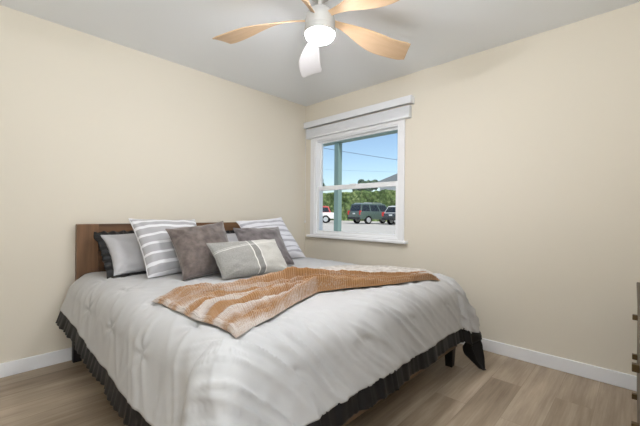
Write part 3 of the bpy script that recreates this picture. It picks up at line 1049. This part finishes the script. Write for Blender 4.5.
# overhead wires
M['wire'] = plain('black_wire', lin(96, 110, 122), 0.6, 0.2)
def wire(p, q, label, sag=0.25, r=0.014):
    p, q = Vector(p), Vector(q)
    d = q - p
    a, b_ = p - d * 2.5, q + d * 2.5
    pts = []
    for k in range(41):
        t = k / 40
        x = a.lerp(b_, t)
        x.z += sag * ((2 * t - 1) ** 2 - 0.03)
        pts.append(x)
    tag(MB().tube(pts, r, 6).build('utility_wire', M['wire']), label, 'wire', 'overhead wires')
wire((14.594, 13.677, 5.06), (17.74, 10.388, 4.38), 'sagging overhead wire crossing the upper window pane', 0.5)
wire((14.602, 13.669, 3.797), (16.669, 11.507, 3.70), 'lower thinner overhead wire nearer the meeting rail', 0.25, 0.004)

# vehicles
M['tyre'] = plain('black_rubber', lin(30, 30, 32), 0.85, 0.1)
M['rim'] = plain('silver_alloy', lin(196, 198, 200), 0.35, 0.5, metal=0.4)
M['carglass'] = plain('dark_car_glass', lin(36, 42, 48), 0.12, 0.5, var=0.02)
M['taillight'] = plain('red_lens', lin(206, 52, 52), 0.25, 0.5)
M['plate'] = plain('pale_plate', lin(226, 226, 224), 0.5, 0.3)
M['bumper'] = plain('dark_plastic', lin(52, 54, 56), 0.6, 0.3)
def car(name, label, paint, loc, heading, L=4.8, W=1.88, Hh=1.82, roofpaint=None, sill=0.42, belt=1.05, hood=1.08, cab=(0.05, 0.68), rack=False, lights=True, glassmat=None, slant=0.10, upper=None):
    """x runs from the rear (0) to the nose (L)"""
    t = thing(name, label, 'car', loc, heading)
    glassmat = glassmat or M['carglass']
    w = W / 2
    wr = 0.37
    wx = (0.95, L - 0.95)
    # lower body outline with wheel arches
    prof = [(0.06, sill), (0.0, sill + 0.15), (0.02, belt)]
    prof += [(cab[1] * L, belt + 0.02), (L - 0.35, hood - 0.08), (L - 0.02, hood - 0.3), (L, sill + 0.15), (L - 0.08, sill)]
    bottom = []
    for cx in reversed(wx):
        for k in range(9):
            a = PI * k / 8
            bottom.append((cx + (wr + 0.07) * math.cos(a), max(sill, wr + (wr + 0.07) * math.sin(a))))
    prof += bottom
    MB().prism(prof, 'Y', -w, w, 0.05).build('body', paint, t, smooth=True)
    # greenhouse
    x0, x1 = cab[0] * L, cab[1] * L
    r0, r1 = x0 + slant * L * 0.6, x1 - 0.13 * L
    wi, wt = w - 0.06, w - 0.2
    base = [(x0, -wi, belt - 0.02), (x0, wi, belt - 0.02), (x1, -wi, belt - 0.02), (x1, wi, belt - 0.02)]
    topp = [(r0, -wt, Hh - 0.05), (r0, wt, Hh - 0.05), (r1, -wt, Hh - 0.05), (r1, wt, Hh - 0.05), (r0 + 0.2, -wt + 0.12, Hh), (r0 + 0.2, wt - 0.12, Hh), (r1 - 0.2, -wt + 0.12, Hh), (r1 - 0.2, wt - 0.12, Hh)]
    MB().hull(base + topp).build('cabin', upper or roofpaint or paint, t)
    zb, zt = belt + 0.05, Hh - 0.14
    def side_q(xa, xb, sgn):
        def P(x, z):
            k = (z - belt + 0.02) / (Hh - 0.05 - belt + 0.02)
            xs = x0 + (r0 - x0) * k + (x - x0) / (x1 - x0) * ((x1 + (r1 - x1) * k) - (x0 + (r0 - x0) * k))
            return Vector((xs, sgn * (wi + (wt - wi) * k + 0.012), z))
        m = MB()
        pts = [P(xa, zb), P(xb, zb), P(xb, zt), P(xa, zt)]
        inn = [p - Vector((0, sgn * 0.03, 0)) for p in pts]
        m.hull(pts + inn)
        return m
    spans = [(x0 + 0.12, x0 + 0.30 * (x1 - x0)), (x0 + 0.34 * (x1 - x0), x0 + 0.62 * (x1 - x0)), (x0 + 0.66 * (x1 - x0), x1 - 0.16)]
    for sgn in (-1, 1):
        for xa, xb in spans:
            side_q(xa, xb, sgn).build('side_window', glassmat, t)
    def end_q(xb, xt, out):
        k0, k1 = 0.1, 0.84
        pts = []
        for k, yy in ((k0, wi - 0.1), (k1, wt - 0.08)):
            x = xb + (xt - xb) * k + out
            z = belt + (Hh - belt) * k
            pts += [(x, -yy, z), (x, yy, z), (x - out * 3, -yy, z), (x - out * 3, yy, z)]
        return MB().hull(pts)
    end_q(x0, r0, -0.015).build('rear_window', glassmat, t)
    end_q(x1, r1, 0.015).build('windshield', glassmat, t)
    for sgn in (-1, 1):
        for cx in wx:
            y = sgn * (w - 0.12)
            wh = MB().lathe([(0.2, -0.11), (wr - 0.03, -0.11), (wr, -0.08), (wr, 0.08), (wr - 0.03, 0.11), (0.2, 0.11)], 28, (cx, y, wr), 'Y').build('wheel', M['tyre'], t, smooth=True)
            MB().lathe([(0.04, -0.122), (0.23, -0.118), (0.24, -0.10), (0.24, 0.10), (0.23, 0.118), (0.04, 0.122)], 20, (cx, y, wr), 'Y').build('rim', M['rim'], wh, smooth=True)
        if lights:
            MB().box(-0.03, 0.16, sgn * w - (0.16 if sgn > 0 else -0.02), sgn * w + (0.02 if sgn > 0 else 0.16), belt - 0.26, belt + 0.10, 0.02).build('tail_light', M['taillight'], t)
        MB().box(L - 0.16, L + 0.005, sgn * (w - 0.28) - 0.16, sgn * (w - 0.28) + 0.16, hood - 0.34, hood - 0.20, 0.02).build('headlight', M['plate'], t)
        MB().box(cab[1] * L - 0.55, cab[1] * L - 0.38, sgn * (w + 0.09) - 0.09, sgn * (w + 0.09) + 0.09, belt + 0.02, belt + 0.16, 0.03).build('mirror', paint, t)
        if rack:
            MB().tube([(r0 + 0.2, sgn * (wt - 0.1), Hh - 0.02), (r0 + 0.35, sgn * (wt - 0.1), Hh + 0.06), (r1 - 0.4, sgn * (wt - 0.1), Hh + 0.06), (r1 - 0.25, sgn * (wt - 0.1), Hh - 0.02)], 0.025).build('roof_rail', M['rim'], t)
    MB().box(-0.09, 0.12, -w + 0.02, w - 0.02, sill - 0.02, sill + 0.22, 0.04).build('rear_bumper', M['bumper'], t, smooth=True)
    MB().box(L - 0.10, L + 0.06, -w + 0.02, w - 0.02, sill - 0.02, sill + 0.18, 0.04).build('front_bumper', M['bumper'], t, smooth=True)
    MB().box(-0.025, 0.02, -0.16, 0.16, belt - 0.22, belt - 0.10, 0.004).build('licence_plate', M['plate'], t)
    return t
P_green = plain('dark_green_car_paint', lin(84, 100, 92), 0.3, 0.5, var=0.02, coat=0.5)
P_black = plain('black_car_paint', lin(58, 62, 68), 0.25, 0.5, var=0.02, coat=0.5)
P_white = plain('white_car_paint', lin(232, 230, 228), 0.3, 0.5, var=0.01, coat=0.4)
P_red = plain('red_car_paint', lin(204, 84, 76), 0.35, 0.5, var=0.03, coat=0.3)
def place(px_near_x, px_near_y, head, w):
    """origin (rear centre) from the near rear corner (x,y) on the ground"""
    return (px_near_x - math.sin(head) * w / 2 * 1, px_near_y + math.cos(head) * w / 2 * 1, GZ)
h1 = math.radians(-17)
car('suv', 'dark green SUV parked in front of the hedge, rear towards the window', P_green, place(23.80, 17.85, h1, 1.95), h1, 5.0, 1.95, 1.86, rack=True, cab=(0.02, 0.72), slant=0.07, belt=1.10, hood=1.15)
h2 = math.radians(-8)
car('car', 'black crossover, roof painted pale for a reflection, at the right edge of the window', P_black, place(24.0, 14.05, h2, 1.85), h2, 4.6, 1.85, 1.62, roofpaint=P_white, cab=(0.03, 0.70), slant=0.16, belt=0.98, hood=1.02)  # white roof colour stands in for a reflection on the black roof
h3 = math.radians(128)
car('car', 'white car with a red upper half seen left of the porch post', P_white, (24.94, 21.67, GZ), h3, 4.4, 1.8, 1.66, upper=P_red, cab=(0.10, 0.72), lights=False, belt=1.02)
